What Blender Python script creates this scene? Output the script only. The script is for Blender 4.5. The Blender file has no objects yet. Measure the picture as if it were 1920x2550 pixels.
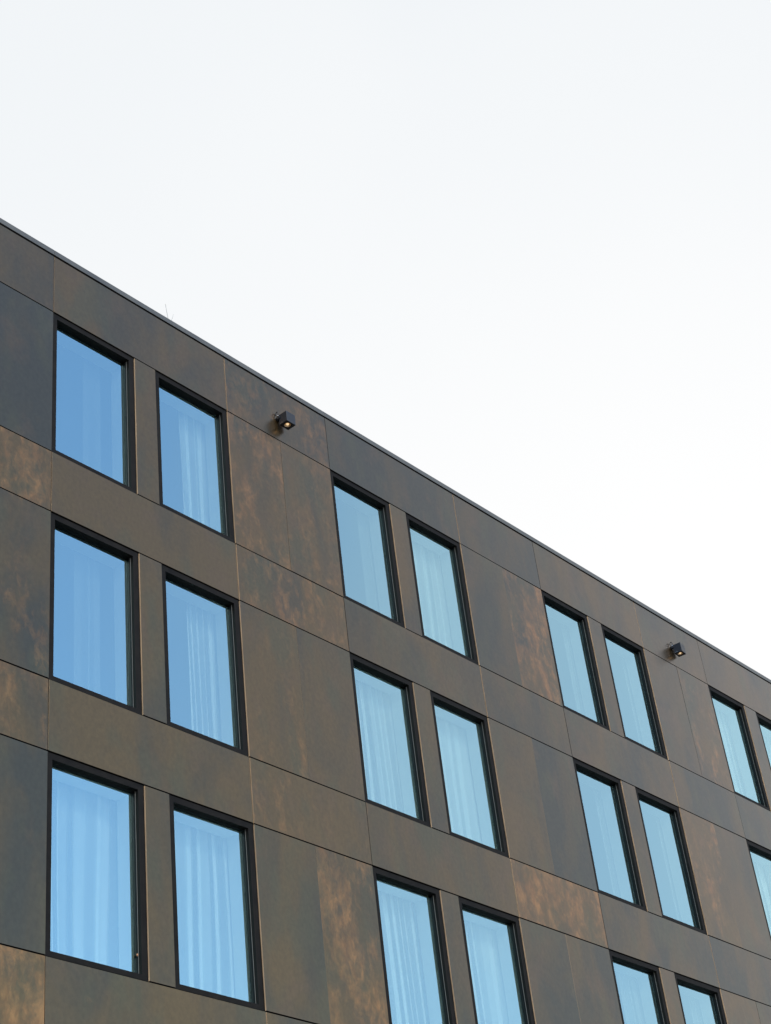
import bpy, bmesh, math, random
from mathutils import Vector, Matrix
random.seed(7)
scene = bpy.context.scene
C = scene.collection
R = math.radians
S = 1.2            # metres per facade unit
CZ = 1.6           # eye height

# ------------------------------------------------------------------ camera
YAW, PIT, ROL = 0.91444394, 0.61185045, -0.12802812
fw = Vector((math.sin(YAW)*math.cos(PIT), math.cos(YAW)*math.cos(PIT), math.sin(PIT)))
rt0 = Vector((math.cos(YAW), -math.sin(YAW), 0)); up0 = rt0.cross(fw)
rt = rt0*math.cos(ROL) + up0*math.sin(ROL)
up = -rt0*math.sin(ROL) + up0*math.cos(ROL)
cd = bpy.data.cameras.new('camera'); cam = bpy.data.objects.new('camera', cd); C.objects.link(cam)
m = Matrix.Identity(4)
for i in range(3):
    m[i][0] = rt[i]; m[i][1] = up[i]; m[i][2] = -fw[i]
m[0][3], m[1][3], m[2][3] = 0, -10*S, CZ
cam.matrix_world = m
cd.sensor_fit = 'HORIZONTAL'; cd.sensor_width = 36; cd.lens = 4171.05/1920*36
cd.clip_start = 0.1; cd.clip_end = 2000
scene.camera = cam

# ------------------------------------------------------------------ sky, sun, exposure
# veiled sun behind the viewer
SUN_EL, SUN_AZ = R(34), R(-16)      # azimuth measured from the facade normal towards +x
sd = Vector((math.sin(SUN_AZ)*math.cos(SUN_EL), -math.cos(SUN_AZ)*math.cos(SUN_EL), math.sin(SUN_EL)))
w = bpy.data.worlds.new('World'); scene.world = w; w.use_nodes = True
nt = w.node_tree; nt.nodes.clear()
def N(nt, t, **k):
    n = nt.nodes.new(t)
    for a, b in k.items(): setattr(n, a, b)
    return n
def L(nt, a, b): nt.links.new(a, b)
out = N(nt, 'ShaderNodeOutputWorld')
sky = N(nt, 'ShaderNodeTexSky', sky_type='NISHITA', sun_disc=False)
sky.sun_elevation = SUN_EL; sky.sun_rotation = math.atan2(sd.x, sd.y)
sky.air_density = 1.0; sky.dust_density = 0.6; sky.ozone_density = 2.0
b1 = N(nt, 'ShaderNodeBackground'); b1.inputs[1].default_value = 0.15
L(nt, sky.outputs[0], b1.inputs[0])
# thin bright cloud veil: closed over the building's side of the sky, open (blue) behind the viewer
tc = N(nt, 'ShaderNodeTexCoord')
dot = N(nt, 'ShaderNodeVectorMath', operation='DOT_PRODUCT'); dot.inputs[1].default_value = (0.75, 0.66, 0.0)
L(nt, tc.outputs['Generated'], dot.inputs[0])
nz = N(nt, 'ShaderNodeTexNoise'); nz.inputs['Scale'].default_value = 2.6; nz.inputs['Detail'].default_value = 5; nz.inputs['Roughness'].default_value = 0.5
L(nt, tc.outputs['Generated'], nz.inputs['Vector'])
ad = N(nt, 'ShaderNodeMath', operation='MULTIPLY_ADD'); ad.inputs[1].default_value = 0.5
L(nt, nz.outputs[0], ad.inputs[0]); L(nt, dot.outputs['Value'], ad.inputs[2])
mr = N(nt, 'ShaderNodeMapRange', interpolation_type='SMOOTHSTEP')
mr.inputs[1].default_value = 0.10; mr.inputs[2].default_value = 0.86; mr.inputs[3].default_value = 0.0; mr.inputs[4].default_value = 1.0
L(nt, ad.outputs[0], mr.inputs[0])
nz2 = N(nt, 'ShaderNodeTexNoise'); nz2.inputs['Scale'].default_value = 1.6; nz2.inputs['Detail'].default_value = 3
L(nt, tc.outputs['Generated'], nz2.inputs['Vector'])
# the veil is whiter low down, a touch greyer blue overhead
sp = N(nt, 'ShaderNodeSeparateXYZ'); L(nt, tc.outputs['Generated'], sp.inputs[0])
m1 = N(nt, 'ShaderNodeMath', operation='MULTIPLY_ADD'); m1.inputs[1].default_value = 0.45; L(nt, nz2.outputs[0], m1.inputs[0]); L(nt, sp.outputs['Z'], m1.inputs[2])
cr = N(nt, 'ShaderNodeValToRGB'); L(nt, m1.outputs[0], cr.inputs[0])
cr.color_ramp.elements[0].position = 0.66; cr.color_ramp.elements[0].color = (0.985, 0.985, 0.985, 1)
cr.color_ramp.elements[1].position = 1.0; cr.color_ramp.elements[1].color = (0.865, 0.895, 0.92, 1)
b2 = N(nt, 'ShaderNodeBackground'); b2.inputs[1].default_value = 0.51
L(nt, cr.outputs[0], b2.inputs[0])
mx = N(nt, 'ShaderNodeMixShader'); L(nt, mr.outputs[0], mx.inputs[0]); L(nt, b1.outputs[0], mx.inputs[1]); L(nt, b2.outputs[0], mx.inputs[2])
L(nt, mx.outputs[0], out.inputs[0])

ld = bpy.data.lights.new('sun', 'SUN'); ld.energy = 1.35; ld.angle = R(20); ld.color = (1, 0.92, 0.80)
sun = bpy.data.objects.new('sun', ld); C.objects.link(sun)
sun.rotation_euler = sd.to_track_quat('Z', 'Y').to_euler(); sun.location = sd*60
scene.view_settings.view_transform = 'Standard'; scene.view_settings.look = 'None'
scene.view_settings.exposure = 1.0; scene.view_settings.gamma = 1
scene.render.engine = 'CYCLES'

# ------------------------------------------------------------------ helpers
def box(bm, x0, x1, y0, y1, z0, z1, mi=0):
    vs = [bm.verts.new((x, y, z)) for x in (x0, x1) for y in (y0, y1) for z in (z0, z1)]
    for f in ((0,1,3,2),(4,6,7,5),(0,4,5,1),(2,3,7,6),(0,2,6,4),(1,5,7,3)):
        fc = bm.faces.new([vs[i] for i in f]); fc.material_index = mi
def ring(bm, x0, x1, z0, z1, l, r, t, b, y0, y1):
    """rectangular picture-frame ring, one closed piece with mitred corners"""
    o = [(x0,z0),(x1,z0),(x1,z1),(x0,z1)]; i = [(x0+l,z0+b),(x1-r,z0+b),(x1-r,z1-t),(x0+l,z1-t)]
    V = [[bm.verts.new((p[0], y, p[1])) for p in q] for y in (y0, y1) for q in (o, i)]
    of, inf, ob, ib = V
    for k in range(4):
        j = (k+1) % 4
        bm.faces.new((of[k], of[j], inf[j], inf[k])); bm.faces.new((ob[j], ob[k], ib[k], ib[j]))
        bm.faces.new((of[j], of[k], ob[k], ob[j])); bm.faces.new((inf[k], inf[j], ib[j], ib[k]))
def obj(name, bm, mats, parent=None, bevel=0, loc=None, smooth=False, wn=False):
    bmesh.ops.recalc_face_normals(bm, faces=bm.faces)
    me = bpy.data.meshes.new(name); bm.to_mesh(me); bm.free()
    for mt in (mats if isinstance(mats, (list, tuple)) else [mats]): me.materials.append(mt)
    if smooth: me.polygons.foreach_set('use_smooth', [True]*len(me.polygons))
    o = bpy.data.objects.new(name, me); C.objects.link(o)
    if parent: o.parent = parent
    if loc: o.location = loc
    if bevel:
        b = o.modifiers.new('bevel', 'BEVEL'); b.width = bevel; b.segments = 2; b.limit_method = 'ANGLE'
    return o
def linkcopy(src, name, parent, loc):
    o = src.copy(); o.name = name; C.objects.link(o); o.parent = parent; o.location = loc
    return o
def tube(bm, pts, r0, r1=None, n=8):
    r1 = r0 if r1 is None else r1
    rings = []
    for k, p in enumerate(pts):
        p = Vector(p)
        a = Vector(pts[max(k-1, 0)]); b = Vector(pts[min(k+1, len(pts)-1)])
        d = (b-a).normalized(); s = d.orthogonal().normalized() if k == 0 else (rs - d*rs.dot(d)).normalized()
        rs = s; t = d.cross(s); r = r0+(r1-r0)*k/(len(pts)-1)
        rings.append([bm.verts.new(p + (s*math.cos(q)+t*math.sin(q))*r) for q in [2*math.pi*i/n for i in range(n)]])
    for a, b in zip(rings, rings[1:]):
        for i in range(n): bm.faces.new((a[i], a[(i+1) % n], b[(i+1) % n], b[i]))
    bm.faces.new(rings[0][::-1]); bm.faces.new(rings[-1])

# ------------------------------------------------------------------ materials
def mat(name):
    mt = bpy.data.materials.new(name); mt.use_nodes = True
    return mt, mt.node_tree, mt.node_tree.nodes['Principled BSDF']
def plain(name, col, rough=0.5, metal=0, spec=0.5, var=0.0, scale=6, emit=0):
    mt, t, p = mat(name)
    p.inputs['Base Color'].default_value = (*col, 1); p.inputs['Roughness'].default_value = rough
    p.inputs['Metallic'].default_value = metal; p.inputs['Specular IOR Level'].default_value = spec
    if emit:
        p.inputs['Emission Color'].default_value = (*col, 1); p.inputs['Emission Strength'].default_value = emit
    if var:
        tcn = N(t, 'ShaderNodeNewGeometry'); n = N(t, 'ShaderNodeTexNoise'); n.inputs['Scale'].default_value = scale; n.inputs['Detail'].default_value = 6
        L(t, tcn.outputs['Position'], n.inputs['Vector'])
        mm = N(t, 'ShaderNodeMapRange'); mm.inputs[1].default_value = .3; mm.inputs[2].default_value = .7; mm.inputs[3].default_value = 1-var; mm.inputs[4].default_value = 1+var
        L(t, n.outputs[0], mm.inputs[0])
        vm = N(t, 'ShaderNodeVectorMath', operation='SCALE'); vm.inputs[0].default_value = col
        L(t, mm.outputs[0], vm.inputs['Scale']); L(t, vm.outputs[0], p.inputs['Base Color'])
        m2 = N(t, 'ShaderNodeMath', operation='MULTIPLY_ADD'); m2.inputs[1].default_value = .25; m2.inputs[2].default_value = rough-.12
        L(t, n.outputs[0], m2.inputs[0]); L(t, m2.outputs[0], p.inputs['Roughness'])
    return mt

def patina():
    """patinated bronze sheet; object colour: R = olive..slate tone, G = amount of copper smears, B = seed, A = smear width"""
    mt, t, p = mat('patinated_bronze')
    oi = N(t, 'ShaderNodeObjectInfo'); sc = N(t, 'ShaderNodeSeparateColor'); L(t, oi.outputs['Color'], sc.inputs[0])
    geo = N(t, 'ShaderNodeNewGeometry')
    sv = N(t, 'ShaderNodeMath', operation='MULTIPLY'); sv.inputs[1].default_value = 91.7; L(t, sc.outputs[2], sv.inputs[0])
    cmb = N(t, 'ShaderNodeCombineXYZ'); L(t, sv.outputs[0], cmb.inputs[1]); L(t, sv.outputs[0], cmb.inputs[0])
    av = N(t, 'ShaderNodeVectorMath', operation='ADD'); L(t, geo.outputs['Position'], av.inputs[0]); L(t, cmb.outputs[0], av.inputs[1])
    def noise(scl, scale, det, rough, dist=0):
        mp = N(t, 'ShaderNodeMapping'); mp.inputs['Scale'].default_value = scl; L(t, av.outputs[0], mp.inputs[0])
        n = N(t, 'ShaderNodeTexNoise'); n.inputs['Scale'].default_value = scale; n.inputs['Detail'].default_value = det
        n.inputs['Roughness'].default_value = rough; n.inputs['Distortion'].default_value = dist
        L(t, mp.outputs[0], n.inputs['Vector']); return n.outputs[0]
    def mrange(v, a, b, c, d, sm=True):
        n = N(t, 'ShaderNodeMapRange'); n.interpolation_type = 'SMOOTHSTEP' if sm else 'LINEAR'
        for i, q in enumerate((a, b, c, d)):
            if hasattr(q, 'is_linked'): L(t, q, n.inputs[i+1])
            else: n.inputs[i+1].default_value = q
        L(t, v, n.inputs[0]); return n.outputs[0]
    def math_(op, a, b, c=None):
        n = N(t, 'ShaderNodeMath', operation=op)
        for i, q in enumerate((a, b, c)):
            if q is None: continue
            if hasattr(q, 'is_linked'): L(t, q, n.inputs[i])
            else: n.inputs[i].default_value = q
        return n.outputs[0]
    def mixc(f, a, b):
        n = N(t, 'ShaderNodeMix', data_type='RGBA')
        if hasattr(f, 'is_linked'): L(t, f, n.inputs[0])
        else: n.inputs[0].default_value = f
        for q, i in ((a, 6), (b, 7)):
            if hasattr(q, 'is_linked'): L(t, q, n.inputs[i])
            else: n.inputs[i].default_value = (*q, 1)
        return n.outputs[2]
    big = noise((1, 1, .45), 1.1, 4, .55, .6)         # broad tone clouds
    tonef = math_('ADD', sc.outputs[0], mrange(big, .34, .66, -.5, .5, False))
    base = mixc(mrange(tonef, 0, 1, 0, 1, False), (0.134, 0.081, 0.029), (0.066, 0.056, 0.034))
    big2 = noise((1.3, 1, .6), 1.7, 3, .5)
    base = mixc(mrange(big2, .48, .68, 0, .55), base, (0.092, 0.078, 0.036))   # greenish bloom
    big3 = noise((1.1, 1, .8), 2.3, 4, .55)
    base = mixc(mrange(big3, .50, .74, 0, .42), base, (0.140, 0.080, 0.038))   # faint red-brown bloom
    # copper smears
    s1 = noise((1.25, 1, .5), 2.1, 7, .6, .3)
    s2 = noise((1.0, 1, .62), 8.5, 7, .66, .4)
    clus = noise((1.3, 1, .7), .9, 2, .5)
    g = sc.outputs[1]
    mixn = math_('ADD', math_('MULTIPLY', s1, .50), math_('MULTIPLY', s2, .50))
    lo = math_('MULTIPLY_ADD', g, -.18, .585)
    hi = math_('ADD', lo, .26)
    mask = mrange(mixn, lo, hi, 0, 1)
    mask = math_('MULTIPLY', mask, math_('MINIMUM', math_('MULTIPLY_ADD', g, .90, .10), .82))
    cmin = mrange(g, .5, 1.0, .25, .9, False)
    mask = math_('MULTIPLY', mask, mrange(clus, .40, .60, cmin, 1.0))
    f1 = noise((1, 1, .5), 9.0, 6, .65)
    cop = mixc(mrange(f1, .35, .65, 0, 1), (0.30, 0.125, 0.036), (0.46, 0.205, 0.058))
    base = mixc(mask, base, cop)
    # fine mottling
    f2 = noise((1, 1, .8), 22, 6, .6)
    vm = N(t, 'ShaderNodeVectorMath', operation='SCALE'); L(t, base, vm.inputs[0]); L(t, mrange(f2, .3, .7, .89, 1.11, False), vm.inputs['Scale'])
    L(t, vm.outputs[0], p.inputs['Base Color'])
    L(t, mrange(mixn, .3, .7, .33, .27, False), p.inputs['Roughness'])
    p.inputs['Metallic'].default_value = 0.92; p.inputs['Coat Weight'].default_value = .65; p.inputs['Coat Roughness'].default_value = .26; p.inputs['Coat IOR'].default_value = 1.4
    bp = N(t, 'ShaderNodeBump'); bp.inputs['Strength'].default_value = .10; bp.inputs['Distance'].default_value = .01
    L(t, s2, bp.inputs['Height']); L(t, bp.outputs[0], p.inputs['Normal'])
    return mt
M_PAT = patina()
M_EDGE = plain('bare_bronze_edge', (0.50, 0.34, 0.20), .45, 0, .5, .22, 3)
M_COPE = plain('grey_metal_coping', (0.055, 0.058, 0.055), .42, 0, .5, .25, 2)
M_BLACK = plain('black_membrane', (0.006, 0.006, 0.006), .8, 0, .2)
M_FRAME = plain('black_window_metal', (0.006, 0.0056, 0.0052), .6, 0, .10, .45, 7)
M_SASH = plain('black_sash', (0.003, 0.0035, 0.004), .5, 0, .12)
M_SEAL = plain('grey_seal', (0.13, 0.13, 0.125), .5, 0, .4)
M_LIN = plain('white_reveal', (0.72, 0.72, 0.70), .6, 0, .3)
M_CONC = plain('interior_plaster', (0.16, 0.155, 0.15), .8, 0, .3, .08, 1)
M_LAMP = plain('dark_grey_powder_coat', (0.012, 0.014, 0.018), .42, 0, .4, .1, 20)
M_STEEL = plain('bright_steel', (0.75, 0.74, 0.70), .25, 1)
M_AMBER = plain('warm_bulb', (1.0, 0.74, 0.42), .3, 0, .5, emit=.38)
M_REFL = plain('brass_reflector', (0.80, 0.58, 0.34), .35, .6)
M_CATCH = plain('copper_catch', (0.30, 0.15, 0.08), .5, .5)
M_TWIG = plain('pale_dry_stem', (0.42, 0.42, 0.40), .8, 0, .2)
M_PAVE = plain('grey_paving', (0.22, 0.21, 0.20), .85, 0, .3, .15, .7)
M_ROOF = plain('roof_felt', (0.10, 0.10, 0.10), .9, 0, .2, .1, 1)

def glass():
    mt = bpy.data.materials.new('blue_coated_glass'); mt.use_nodes = True; t = mt.node_tree; t.nodes.clear()
    o = N(t, 'ShaderNodeOutputMaterial'); tr = N(t, 'ShaderNodeBsdfTransparent'); tr.inputs[0].default_value = (0.84, 1.0, 0.98, 1)
    gl = N(t, 'ShaderNodeBsdfGlossy'); gl.inputs['Roughness'].default_value = 0.0; gl.inputs[0].default_value = (0.61, 0.935, 0.98, 1)
    lw = N(t, 'ShaderNodeFresnel'); lw.inputs[0].default_value = 1.5
    ma = N(t, 'ShaderNodeMath', operation='MULTIPLY_ADD'); ma.inputs[1].default_value = 1.9; ma.inputs[2].default_value = 0.41; ma.use_clamp = True
    L(t, lw.outputs[0], ma.inputs[0])
    geo = N(t, 'ShaderNodeNewGeometry'); n = N(t, 'ShaderNodeTexNoise'); n.inputs['Scale'].default_value = 1.2; n.inputs['Detail'].default_value = 2
    L(t, geo.outputs['Position'], n.inputs['Vector'])
    bp = N(t, 'ShaderNodeBump'); bp.inputs['Strength'].default_value = .15; bp.inputs['Distance'].default_value = .01
    L(t, n.outputs[0], bp.inputs['Height']); L(t, bp.outputs[0], gl.inputs['Normal'])
    mx = N(t, 'ShaderNodeMixShader'); L(t, ma.outputs[0], mx.inputs[0]); L(t, tr.outputs[0], mx.inputs[1]); L(t, gl.outputs[0], mx.inputs[2])
    L(t, mx.outputs[0], o.inputs[0]); return mt
M_GLASS = glass()
def inner_glass():
    mt = bpy.data.materials.new('clear_inner_glass'); mt.use_nodes = True; t = mt.node_tree; t.nodes.clear()
    o = N(t, 'ShaderNodeOutputMaterial'); tr = N(t, 'ShaderNodeBsdfTransparent'); tr.inputs[0].default_value = (0.97, 0.98, 0.97, 1)
    L(t, tr.outputs[0], o.inputs[0]); return mt
M_GLASS2 = inner_glass()
def curtain_mat():
    mt = bpy.data.materials.new('sheer_white_curtain'); mt.use_nodes = True; t = mt.node_tree; t.nodes.clear()
    o = N(t, 'ShaderNodeOutputMaterial'); d = N(t, 'ShaderNodeBsdfDiffuse'); d.inputs[0].default_value = (0.86, 0.86, 0.84, 1)
    tl = N(t, 'ShaderNodeBsdfTranslucent'); tl.inputs[0].default_value = (0.6, 0.6, 0.58, 1)
    mx = N(t, 'ShaderNodeMixShader'); mx.inputs[0].default_value = .2
    L(t, d.outputs[0], mx.inputs[1]); L(t, tl.outputs[0], mx.inputs[2])
    # open weave: the more obliquely the cloth is seen, the denser it looks
    lw = N(t, 'ShaderNodeLayerWeight'); lw.inputs[0].default_value = .5
    mb = N(t, 'ShaderNodeMath', operation='MULTIPLY_ADD'); mb.inputs[1].default_value = 1.75; mb.inputs[2].default_value = .02; mb.use_clamp = True
    L(t, lw.outputs['Facing'], mb.inputs[0])
    oi = N(t, 'ShaderNodeObjectInfo'); ma = N(t, 'ShaderNodeMath', operation='MULTIPLY')      # object alpha = how dense this curtain's weave is
    L(t, mb.outputs[0], ma.inputs[0]); L(t, oi.outputs['Alpha'], ma.inputs[1])
    tp = N(t, 'ShaderNodeBsdfTransparent'); m2 = N(t, 'ShaderNodeMixShader')
    L(t, ma.outputs[0], m2.inputs[0]); L(t, tp.outputs[0], m2.inputs[1]); L(t, mx.outputs[0], m2.inputs[2]); L(t, m2.outputs[0], o.inputs[0]); return mt
M_CURT = curtain_mat()

# ------------------------------------------------------------------ facade grid (facade units)
UM = {-1: (3.905, 4.965, 5.26, 6.31), 0: (7.969, 9.039, 9.331, 10.383), 1: (12.034, 13.083, 13.378, 14.428),
      2: (16.109, 17.159, 17.473, 18.518), 3: (20.203, 21.228, 21.562, 22.60), 4: (24.29, 25.34, 25.64, 26.69)}
V = [12.448, 11.676, 9.902, 9.202, 7.426, 6.731, 4.953, 4.262, 2.484, 1.79, -1.20]
X = lambda u: u*S
Z = lambda v: v*S + CZ
XL, XR = X(UM[-1][0]) - 1.0, X(28.4)

# ------------------------------------------------------------------ ground
bm = bmesh.new(); bmesh.ops.create_grid(bm, x_segments=2, y_segments=2, size=600)
g = obj('ground', bm, M_PAVE); g['kind'] = 'structure'

# ------------------------------------------------------------------ building
B = bpy.data.objects.new('hotel_building', None); C.objects.link(B); B.location = (X(14), 0, 0)
B['label'] = 'flat-roofed hotel building clad in patinated bronze panels with paired black-framed windows'
B['category'] = 'building'
OFF = Vector((-X(14), 0, 0))
def part(name, bm, mats, parent=B, bevel=0, loc=(0, 0, 0), **k):
    return obj(name, bm, mats, parent, bevel, Vector(loc)+OFF, **k)

YB = 0.034      # face of the black membrane behind the panels
# backing wall with window openings
bm = bmesh.new()
rows = [(V[1], V[2]), (V[3], V[4]), (V[5], V[6]), (V[7], V[8])]
strips = [(V[0]+.02, V[1]), (V[2], V[3]), (V[4], V[5]), (V[6], V[7]), (V[8], -1.333)]
for a, b in strips: box(bm, XL, XR, YB, .30, Z(b), Z(a))
piers = []
px = XL
for k in range(-1, 5):
    c = UM[k]; piers += [(px, X(c[0])), (X(c[1]), X(c[2]))]; px = X(c[3])
piers.append((px, XR))
for a, b in rows:
    for x0, x1 in piers: box(bm, x0, x1, YB, .30, Z(b)+.001, Z(a)-.001)
part('backing_wall', bm, M_BLACK)
# inside: floors, cross walls, rear wall, roof
for zz in (V[0]-.12, V[2]-.33, V[4]-.33, V[6]-.33, V[8]-.33):
    bm = bmesh.new(); box(bm, XL, XR, .301, 9.0, Z(zz)-.26, Z(zz)); part('floor_slab', bm, M_CONC)
bm = bmesh.new(); box(bm, XL, XR, 5.2, 5.4, 0, Z(V[0])-.5); part('corridor_wall', bm, M_CONC)
for k in range(-1, 5):
    xx = X(UM[k][3]) + 1.0
    bm = bmesh.new(); box(bm, xx, xx+.2, .302, 5.19, Z(V[8])-.3, Z(V[0])-.5); part('cross_wall', bm, M_CONC)
bm = bmesh.new()
box(bm, XL, XL+.3, .31, 9.0, 0, Z(V[0])-.02); box(bm, XR-.3, XR, .31, 9.0, 0, Z(V[0])-.02); box(bm, XL, XR, 9.01, 9.3, 0, Z(V[0])-.02)
part('outer_wall', bm, M_BLACK)
bm = bmesh.new(); box(bm, XL, XR, .301, 9.0, Z(V[0])-.14, Z(V[0])-.06); part('roof', bm, M_ROOF)

# panels
def panel(u0, u1, v1, v0, tone, orange, gl=.004, gr=.004, gt=.008, gb=.008, dark_edge=False):
    """one bronze sheet; u0..u1, v0 (bottom)..v1 (top); gaps in metres"""
    x0, x1 = X(u0)+gl, X(u1)-gr; z0, z1 = Z(v0)+gb, Z(v1)-gt
    cx, cz = (x0+x1)/2, (z0+z1)/2
    bm = bmesh.new(); hx, hz = (x1-x0)/2, (z1-z0)/2
    box(bm, -hx, hx, 0, .018, -hz, hz, 2 if dark_edge else 1)
    # slightly dished sheet in front: subdivided face so that reflections wander a little
    nx = 1
    for f in bm.faces:
        if abs(f.calc_center_median().y) < 1e-6: f.material_index = 0
        elif abs(f.calc_center_median().x) < 1e-6: f.material_index = 2
    o = obj('panel', bm, [M_PAT, M_EDGE, M_BLACK], B, .0008, Vector((cx, random.uniform(-.0012, .0012), cz))+OFF)
    o.rotation_euler = (R(random.uniform(-.05, .05)), 0, R(random.uniform(-.07, .07)))
    o.color = (tone, orange, random.random(), 1)
    return o

rnd = lambda: random.uniform(.1, .7)
# tones and smear amounts read off the facade, bay by bay:  (window strip), (solid strip)
A  = {-1: ((.4,.1),(.35,.12)), 0: ((.18,.22),(.55,.72)), 1: ((.95,.08),(.75,0)), 2: ((.35,.0),(.5,.32)), 3: ((.6,.02),(.4,.2)), 4: ((.4,.1),(.4,.1))}
SP = {1: {-1: ((.3,.1),(.05,.98)), 0: ((.0,.05),(.1,.84)), 1: ((.55,0),(.4,.15)), 2: ((.5,0),(.7,.03)), 3: ((.75,0),(.4,.2)), 4: ((.4,.1),(.4,.1))},
      2: {-1: ((.3,.1),(.1,.72)), 0: ((.02,.06),(.08,.55)), 1: ((.4,.22),(.1,.88)), 2: ((.6,0),(.7,0)), 3: ((.6,0),(.4,.2)), 4: ((.4,.1),(.4,.1))},
      3: {-1: ((.3,.1),(.1,1.0)), 0: ((.3,.25),(.3,.3)), 1: ((.5,.1),(.5,.2)), 2: ((.6,0),(.4,.3)), 3: ((.6,0),(.4,.2)), 4: ((.4,.1),(.4,.1))}}
# solid wall sheets at window height: left sheet, right sheet
SO = {0: {-1: ((.6,.1),(1.25,0)), 0: ((.1,.82),(.12,.7)), 1: ((.6,.05),(.5,.85)), 2: ((.45,.05),(.5,.75)), 3: ((.4,.1),(.4,.1)), 4: ((.4,.1),(.4,.1))},
      1: {-1: ((.6,.3),(.6,.5)), 0: ((.12,.62),(.45,.2)), 1: ((.3,.2),(.95,.15)), 2: ((.25,.7),(.6,.03)), 3: ((.4,.1),(.4,.1)), 4: ((.4,.1),(.4,.1))},
      2: {-1: ((.8,.1),(.62,.22)), 0: ((.5,.1),(.1,.8)), 1: ((.9,.05),(.45,.08)), 2: ((.4,.4),(.4,.1)), 3: ((.4,.1),(.4,.1)), 4: ((.4,.1),(.4,.1))},
      3: {k: ((.4,.3),(.3,.3)) for k in range(-1, 5)}}
NA = {0: .2, 1: .15, 2: .2, 3: .2}
def umid(k): return (UM[k][3] + UM[k+1][0])/2 if k < 4 else 27.5
def unext(k): return UM[k+1][0] if k < 4 else 28.4
for k in range(-1, 5):
    c = UM[k]
    # parapet strip, spandrel strips, plinth strips
    for (va, vb, T) in ((V[0], V[1], A), (V[2], V[3], SP[1]), (V[4], V[5], SP[2]), (V[6], V[7], SP[3]), (V[8], V[9], SP[3])):
        (t1, o1), (t2, o2) = T[k]
        panel(c[0], c[3], va, vb, t1, o1, .003, .008, dark_edge=True)
        panel(c[3], unext(k), va, vb, t2, o2, .008, .004)
    panel(c[0], c[3], V[9], V[10], .4, .15, .003, .006); panel(c[3], unext(k), V[9], V[10], .4, .3, .008, .004)
    for r, (a, b) in enumerate(rows):
        panel(c[1], c[2], a, b, NA[r] + .1*max(k, 0) + random.uniform(-.05, .1), .08, .004, .004)
        (t1, o1), (t2, o2) = SO[r][k]
        seam = .0010 if not (r == 0 and k == 0) else .0006
        panel(c[3], umid(k), a, b, t1, o1, .005, seam)
        panel(umid(k), unext(k), a, b, t2, o2, seam, .003, dark_edge=(r, k) != (2, 1))
# coping lengths
edges = []
for k in range(-1, 5): edges += [(UM[k][0], UM[k][3]), (UM[k][3], unext(k))]
for a, b in edges:
    bm = bmesh.new(); x0, x1 = X(a)+.0015, X(b)-.0015
    prof = [(-.012, Z(V[0])+.014), (-.012, Z(V[0])+.092), (.45, Z(V[0])+.060), (.45, Z(V[0])-.02), (.43, Z(V[0])-.02), (.43, Z(V[0])+.045), (.006, Z(V[0])+.045), (.006, Z(V[0])+.014)]
    va = [bm.verts.new((x0, y, z)) for y, z in prof]; vb = [bm.verts.new((x1, y, z)) for y, z in prof]
    for i in range(len(prof)): bm.faces.new((va[i], va[(i+1) % 8], vb[(i+1) % 8], vb[i]))
    bm.faces.new(va[::-1]); bm.faces.new(vb)
    part('coping', bm, M_COPE, bevel=.0015)
bm = bmesh.new(); box(bm, XL, XR, YB+.002, .42, Z(V[0])+.026, Z(V[0])+.040); part('parapet_board', bm, M_BLACK)

# windows: surround (the window) > sash, pane, seal, reveal
FR = 0.014      # face of the surround lies this far behind the panel face
def make_window(wd, h):
    W = {}
    bm = bmesh.new(); ring(bm, 0, wd, 0, h, .066, .076, .070, .058, FR, .050)
    ring(bm, .060, wd-.070, .052, h-.064, .008, .008, .008, .008, .0501, .130)
    W['window'] = (bm, M_FRAME)
    bm = bmesh.new(); ring(bm, .067, wd-.077, .059, h-.071, .004, .005, .004, .004, .070, .129); W['sash'] = (bm, M_SASH)
    bm = bmesh.new(); ring(bm, .0665, wd-.0765, .0585, h-.0705, .003, .005, .001, .003, .056, .061); W['seal'] = (bm, M_SEAL)
    bm = bmesh.new(); box(bm, .0685, wd-.0785, .090, .114, .0605, h-.0725, 1)
    for f in bm.faces:
        if abs(f.calc_center_median().y-.090) < 1e-5: f.material_index = 0
    W['pane'] = (bm, [M_GLASS, M_GLASS2])
    bm = bmesh.new(); ring(bm, .030, wd-.035, .03, h-.03, .040, .043, .042, .030, .1305, .35); W['reveal'] = (bm, M_LIN)
    return {n: v for n, v in W.items()}
cache = {}
wins = {}
def window(k, r, side):
    c = UM[k]; u0, u1 = (c[0], c[1]) if side == 0 else (c[2], c[3])
    a, b = rows[r]
    gx0 = .003 if side == 0 else .003
    gx1 = .004
    x0, x1 = X(u0)+gx0, X(u1)-gx1; z0, z1 = Z(b)+.004, Z(a)-.004
    wd, h = x1-x0, z1-z0
    W = make_window(wd, h)
    root = None
    for n in ('window', 'sash', 'seal', 'pane', 'reveal'):
        bm, mt = W[n]
        if n == 'window': root = obj(n, bm, mt, B, .0015, Vector((x0, 0, z0))+OFF)
        else: obj(n, bm, mt, root)
    wins[(k, r, side)] = (x0, z0, wd, h, root)
    return root

# ------------------------------------------------------------------ build windows
for k in range(-1, 5):
    for r in range(4):
        for s in (0, 1):
            window(k, r, s)

# small copper catch on the lowest left window
x0, z0, wd, h, root = wins[(0, 2, 0)]
bm = bmesh.new(); bmesh.ops.create_icosphere(bm, subdivisions=2, radius=.013)
for v in bm.verts: v.co.y *= .7; v.co.z *= 1.3
o = obj('catch', bm, M_CATCH, root, smooth=True); o.location = (wd-.085, .066, .27)

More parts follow.
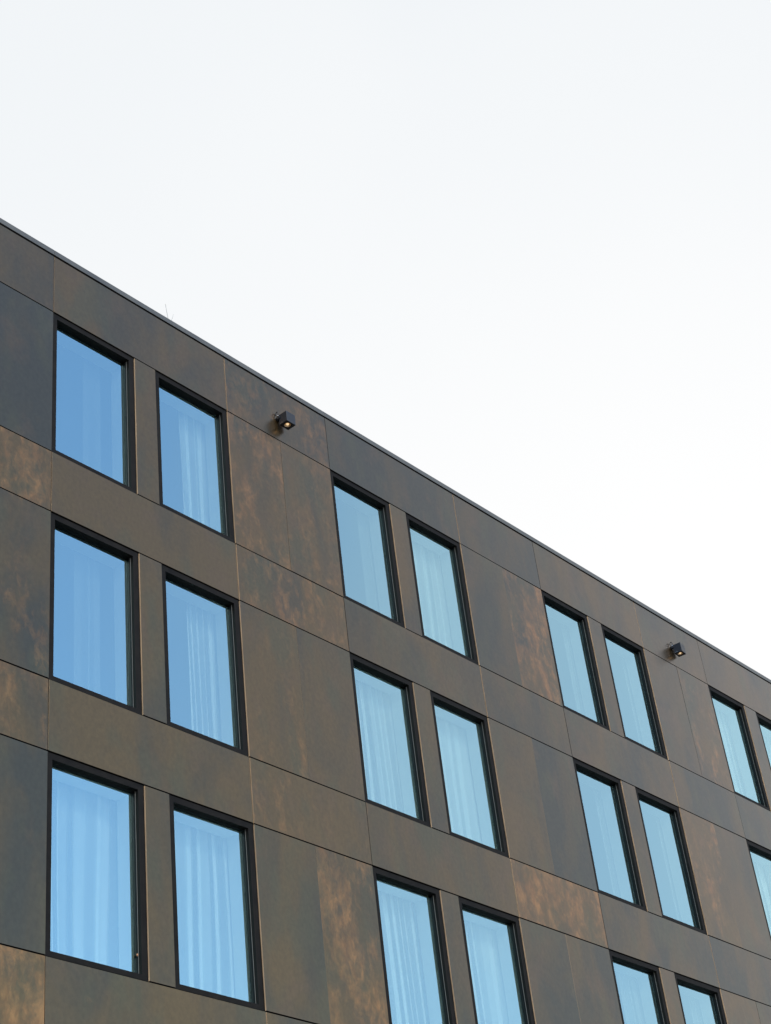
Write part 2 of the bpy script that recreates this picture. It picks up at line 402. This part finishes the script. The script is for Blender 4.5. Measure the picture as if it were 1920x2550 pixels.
# ------------------------------------------------------------------ curtains
def curtain_mesh(x0, x1, z0, z1, folds, amp, seed):
    """hanging cloth in flat-sided folds of uneven width that open slightly towards the hem"""
    rr = random.Random(seed)
    xs = [0.0]; ys = [rr.uniform(-1, 1)]; sg = 1
    while xs[-1] < 1:
        xs.append(xs[-1] + rr.choice((.35, .6, 1.0, 1.3))*rr.uniform(.8, 1.2)*.62/folds)
        ys.append(sg*rr.uniform(.25, 1.0)); sg = -sg if rr.random() < .85 else sg
    def prof(t):
        for a in range(len(xs)-1):
            if xs[a+1] >= t:
                q = (t-xs[a])/(xs[a+1]-xs[a]); q = .65*q + .35*q*q*(3-2*q)
                return ys[a] + (ys[a+1]-ys[a])*q
        return ys[-1]
    ph = rr.uniform(0, 6); n = max(int((x1-x0)/.008), 16); nz_ = 8
    bmn = bmesh.new(); rowsv = []
    for j in range(nz_+1):
        tz = j/nz_; row = []
        for i in range(n+1):
            t = i/n
            tt = min(max(t + .022*math.sin(2.6*tz+ph+5*t), 0), 1)
            y = amp*prof(tt)*(1.15 - .45*tz)
            row.append(bmn.verts.new((x0+(x1-x0)*t, y, z0+(z1-z0)*tz)))
        rowsv.append(row)
    for a, b in zip(rowsv, rowsv[1:]):
        for i in range(n): bmn.faces.new((a[i], a[i+1], b[i+1], b[i]))
    return bmn
def curtain(k, r, side, f0, f1, folds, amp, label):
    x0, z0, wd, h, root = wins[(k, r, side)]
    xa = x0 + .03 + (wd-.06)*f0; xb = x0 + .03 + (wd-.06)*f1
    bm = curtain_mesh(-(xb-xa)/2, (xb-xa)/2, -.12, h+.22, folds, amp, 100*r+10*k+side)
    o = obj('curtain', bm, M_CURT, None, 0, Vector(((xa+xb)/2, .39, z0)), smooth=True)
    o.color = (1, 1, 1, .22 if 'barely' in label else .30 if 'narrow' in label else .40 if 'faint' in label else 1.0)
    o['label'] = label; o['category'] = 'curtain'; o['group'] = 'sheer white curtains behind the windows'
bay = {0: 'leftmost pair', 1: 'second pair', 2: 'third pair', 3: 'pair at right edge'}
rown = {0: 'top', 1: 'middle', 2: 'bottom'}
CUR = [ # bay, row, side, from, to (of the window width, running on behind the pier), folds, depth, look
 (0,0,0,.62,.84,2,.016,'barely visible narrow sheer curtain'), (0,0,1,.60,1.28,8,.030,'bright sheer curtain drawn to the right'),
 (1,0,0,.78,1.05,3,.016,'narrow faint sheer curtain'), (1,0,1,.42,1.30,8,.026,'gathered sheer curtain'),
 (2,0,0,.85,1.25,4,.018,'faint sheer curtain at right side'), (2,0,1,.90,1.30,4,.018,'faint sheer curtain at right side'),
 (3,0,0,.50,1.28,6,.022,'pale sheer curtain'), (3,0,1,.30,1.30,6,.022,'pale sheer curtain'),
 (0,1,0,.50,.82,3,.014,'narrow faint sheer curtain in the middle'), (0,1,1,.60,1.28,10,.030,'bright finely folded sheer curtain drawn right'),
 (1,1,0,.20,1.26,11,.028,'full-width sheer curtain with many folds'), (1,1,1,.28,1.30,9,.018,'full-width soft sheer curtain'),
 (2,1,0,.85,1.25,4,.018,'faint sheer curtain at right side'), (2,1,1,.90,1.30,4,.018,'faint sheer curtain at right side'),
 (3,1,0,.50,1.28,6,.022,'pale sheer curtain'),
 (0,2,0,.12,1.26,8,.036,'full-width sheer curtain with wide folds'), (0,2,1,.28,1.32,9,.026,'full-width soft sheer curtain'),
 (1,2,0,.14,1.26,10,.028,'full-width sheer curtain with close folds'), (1,2,1,.28,1.32,8,.024,'full-width sheer curtain'),
 (2,2,0,.60,1.26,5,.020,'faint sheer curtain'), (2,2,1,.75,1.30,4,.018,'faint sheer curtain')]
for k, r, s, f0, f1, fo, am, look in CUR:
    lab = '%s, %s window of %s, %s row' % (look, ('left', 'right')[s], bay[k], rown[r])
    curtain(k, r, s, f0, f1, fo, am, lab.replace(',,', ','))

# ------------------------------------------------------------------ spotlights on the parapet strip
def spotlight(xw, zt, rz, label):
    e = bpy.data.objects.new('wall_spotlight', None); C.objects.link(e); e.location = (xw, 0, zt)
    e['label'] = label; e['category'] = 'spotlight'; e['group'] = 'cube spotlights on the parapet panels'
    a = .172; d = .145
    # housing: box with a round well in the underside
    bm = bmesh.new()
    n = 28; cx, cy = a/2, 0; y0, y1 = -.190, -.190+d; cy = (y0+y1)/2; zb, zt_ = -a, 0
    top = [bm.verts.new(p) for p in ((0, y0, zt_), (a, y0, zt_), (a, y1, zt_), (0, y1, zt_))]
    # underside perimeter sampled at n points so that it can be bridged to the round hole
    per = []; hole = []; well = []
    for i in range(n):
        q = 2*math.pi*(i+.5)/n; cs, sn = math.cos(q), math.sin(q)
        hole.append(bm.verts.new((cx+.050*cs, cy+.050*sn, zb))); well.append(bm.verts.new((cx+.046*cs, cy+.046*sn, zb+.035)))
    q4 = [bm.verts.new(p) for p in ((0, y0, zb), (a, y0, zb), (a, y1, zb), (0, y1, zb))]
    for i in range(4): bm.faces.new((top[i], top[(i+1) % 4], q4[(i+1) % 4], q4[i]))
    bm.faces.new(top)
    edg = [bm.edges.get((q4[i], q4[(i+1) % 4])) for i in range(4)]
    for i in range(n): edg.append(bm.edges.new((hole[i], hole[(i+1) % n])))
    bmesh.ops.triangle_fill(bm, use_beauty=True, edges=edg)
    for i in range(n): bm.faces.new((hole[i], hole[(i+1) % n], well[(i+1) % n], well[i]))
    bm.faces.new(well)
    hs = obj('housing', bm, M_LAMP, e, .003)
    # reflector cup and bulb
    bm = bmesh.new()
    prof = [(.045, zb+.004), (.040, zb+.006), (.022, zb+.028), (.016, zb+.030)]
    rg = [[bm.verts.new((cx+r_*math.cos(2*math.pi*i/n), cy+r_*math.sin(2*math.pi*i/n), z_)) for i in range(n)] for r_, z_ in prof]
    for p_, q_ in zip(rg, rg[1:]):
        for i in range(n): bm.faces.new((p_[i], p_[(i+1) % n], q_[(i+1) % n], q_[i]))
    bm.faces.new(rg[-1])
    obj('reflector', bm, M_REFL, hs, smooth=True)
    bm = bmesh.new(); bmesh.ops.create_uvsphere(bm, u_segments=16, v_segments=8, radius=.019)
    o = obj('bulb', bm, M_AMBER, hs, smooth=True); o.location = (cx, cy, zb+.020)
    # screws on the left face
    for yy, zz, rr in ((y1-.055, zb+.018, .006), (y0+.12, zb+.014, .004)):
        bm = bmesh.new(); tube(bm, [(-.004, yy, zz), (.002, yy, zz)], rr, n=10); obj('screw', bm, M_STEEL, hs)
    # bracket: wall plate, arm, hinge disc, knob, cable loop
    bm = bmesh.new(); tube(bm, [(.035, -.0002, -.035), (.035, -.014, -.035)], .040, n=24); obj('wall_plate', bm, M_LAMP, e, .002)
    bm = bmesh.new(); box(bm, .018, .052, y1+.0005, -.0135, -.056, -.016); obj('arm', bm, M_LAMP, e, .002)
    bm = bmesh.new(); tube(bm, [(-.016, -.040, -.040), (-.0005, -.040, -.040)], .026, n=20); obj('hinge', bm, M_LAMP, e, .002)
    bm = bmesh.new(); tube(bm, [(-.028, -.044, -.018), (-.0165, -.044, -.018)], .011, n=12); obj('knob', bm, M_STEEL, e, .002)
    bm = bmesh.new(); pts = [(-.018+.004*math.sin(t*2), -.030+.022*math.cos(t), .022+.032*math.sin(t)) for t in [R(-80)+R(330)*i/18 for i in range(19)]]
    tube(bm, pts, .0065, n=8); obj('cable', bm, M_LAMP, e, smooth=True)
    e.rotation_euler = (0, 0, rz)
    return e
spotlight(X(11.18), Z(12.008), 0, 'black cube spotlight on the parapet, the nearer one, right of the top left window pair')
spotlight(X(19.32), Z(12.006), R(7), 'black cube spotlight on the parapet, the farther one, near the right edge')

# ------------------------------------------------------------------ bare weeds growing behind the coping
e = bpy.data.objects.new('bare_weed', None); C.objects.link(e); e.location = (X(9.52)+.31, .30, Z(V[0])-.06)
e['label'] = 'thin bare pale weed stems rising behind the roof edge'; e['category'] = 'plant'
def stem(pts, r0, r1):
    bm = bmesh.new(); tube(bm, pts, r0, r1, n=5); obj('stem', bm, M_TWIG, e)
stem([(.10, 0, 0), (.08, 0, .22), (.045, .01, .42), (.01, .01, .60), (-.03, .0, .78)], .007, .0035)
stem([(.0, .02, .0), (-.03, .0, .26), (.03, .0, .44), (.085, .0, .58), (.11, 0, .68)], .0065, .003)
stem([(-.14, .02, 0), (-.13, .0, .26), (-.10, .0, .38), (-.05, .0, .56)], .006, .003)
stem([(.22, 0, 0), (.23, 0, .18), (.25, 0, .38)], .006, .003)
stem([(.34, 0, 0), (.335, 0, .15), (.35, 0, .30)], .006, .003)
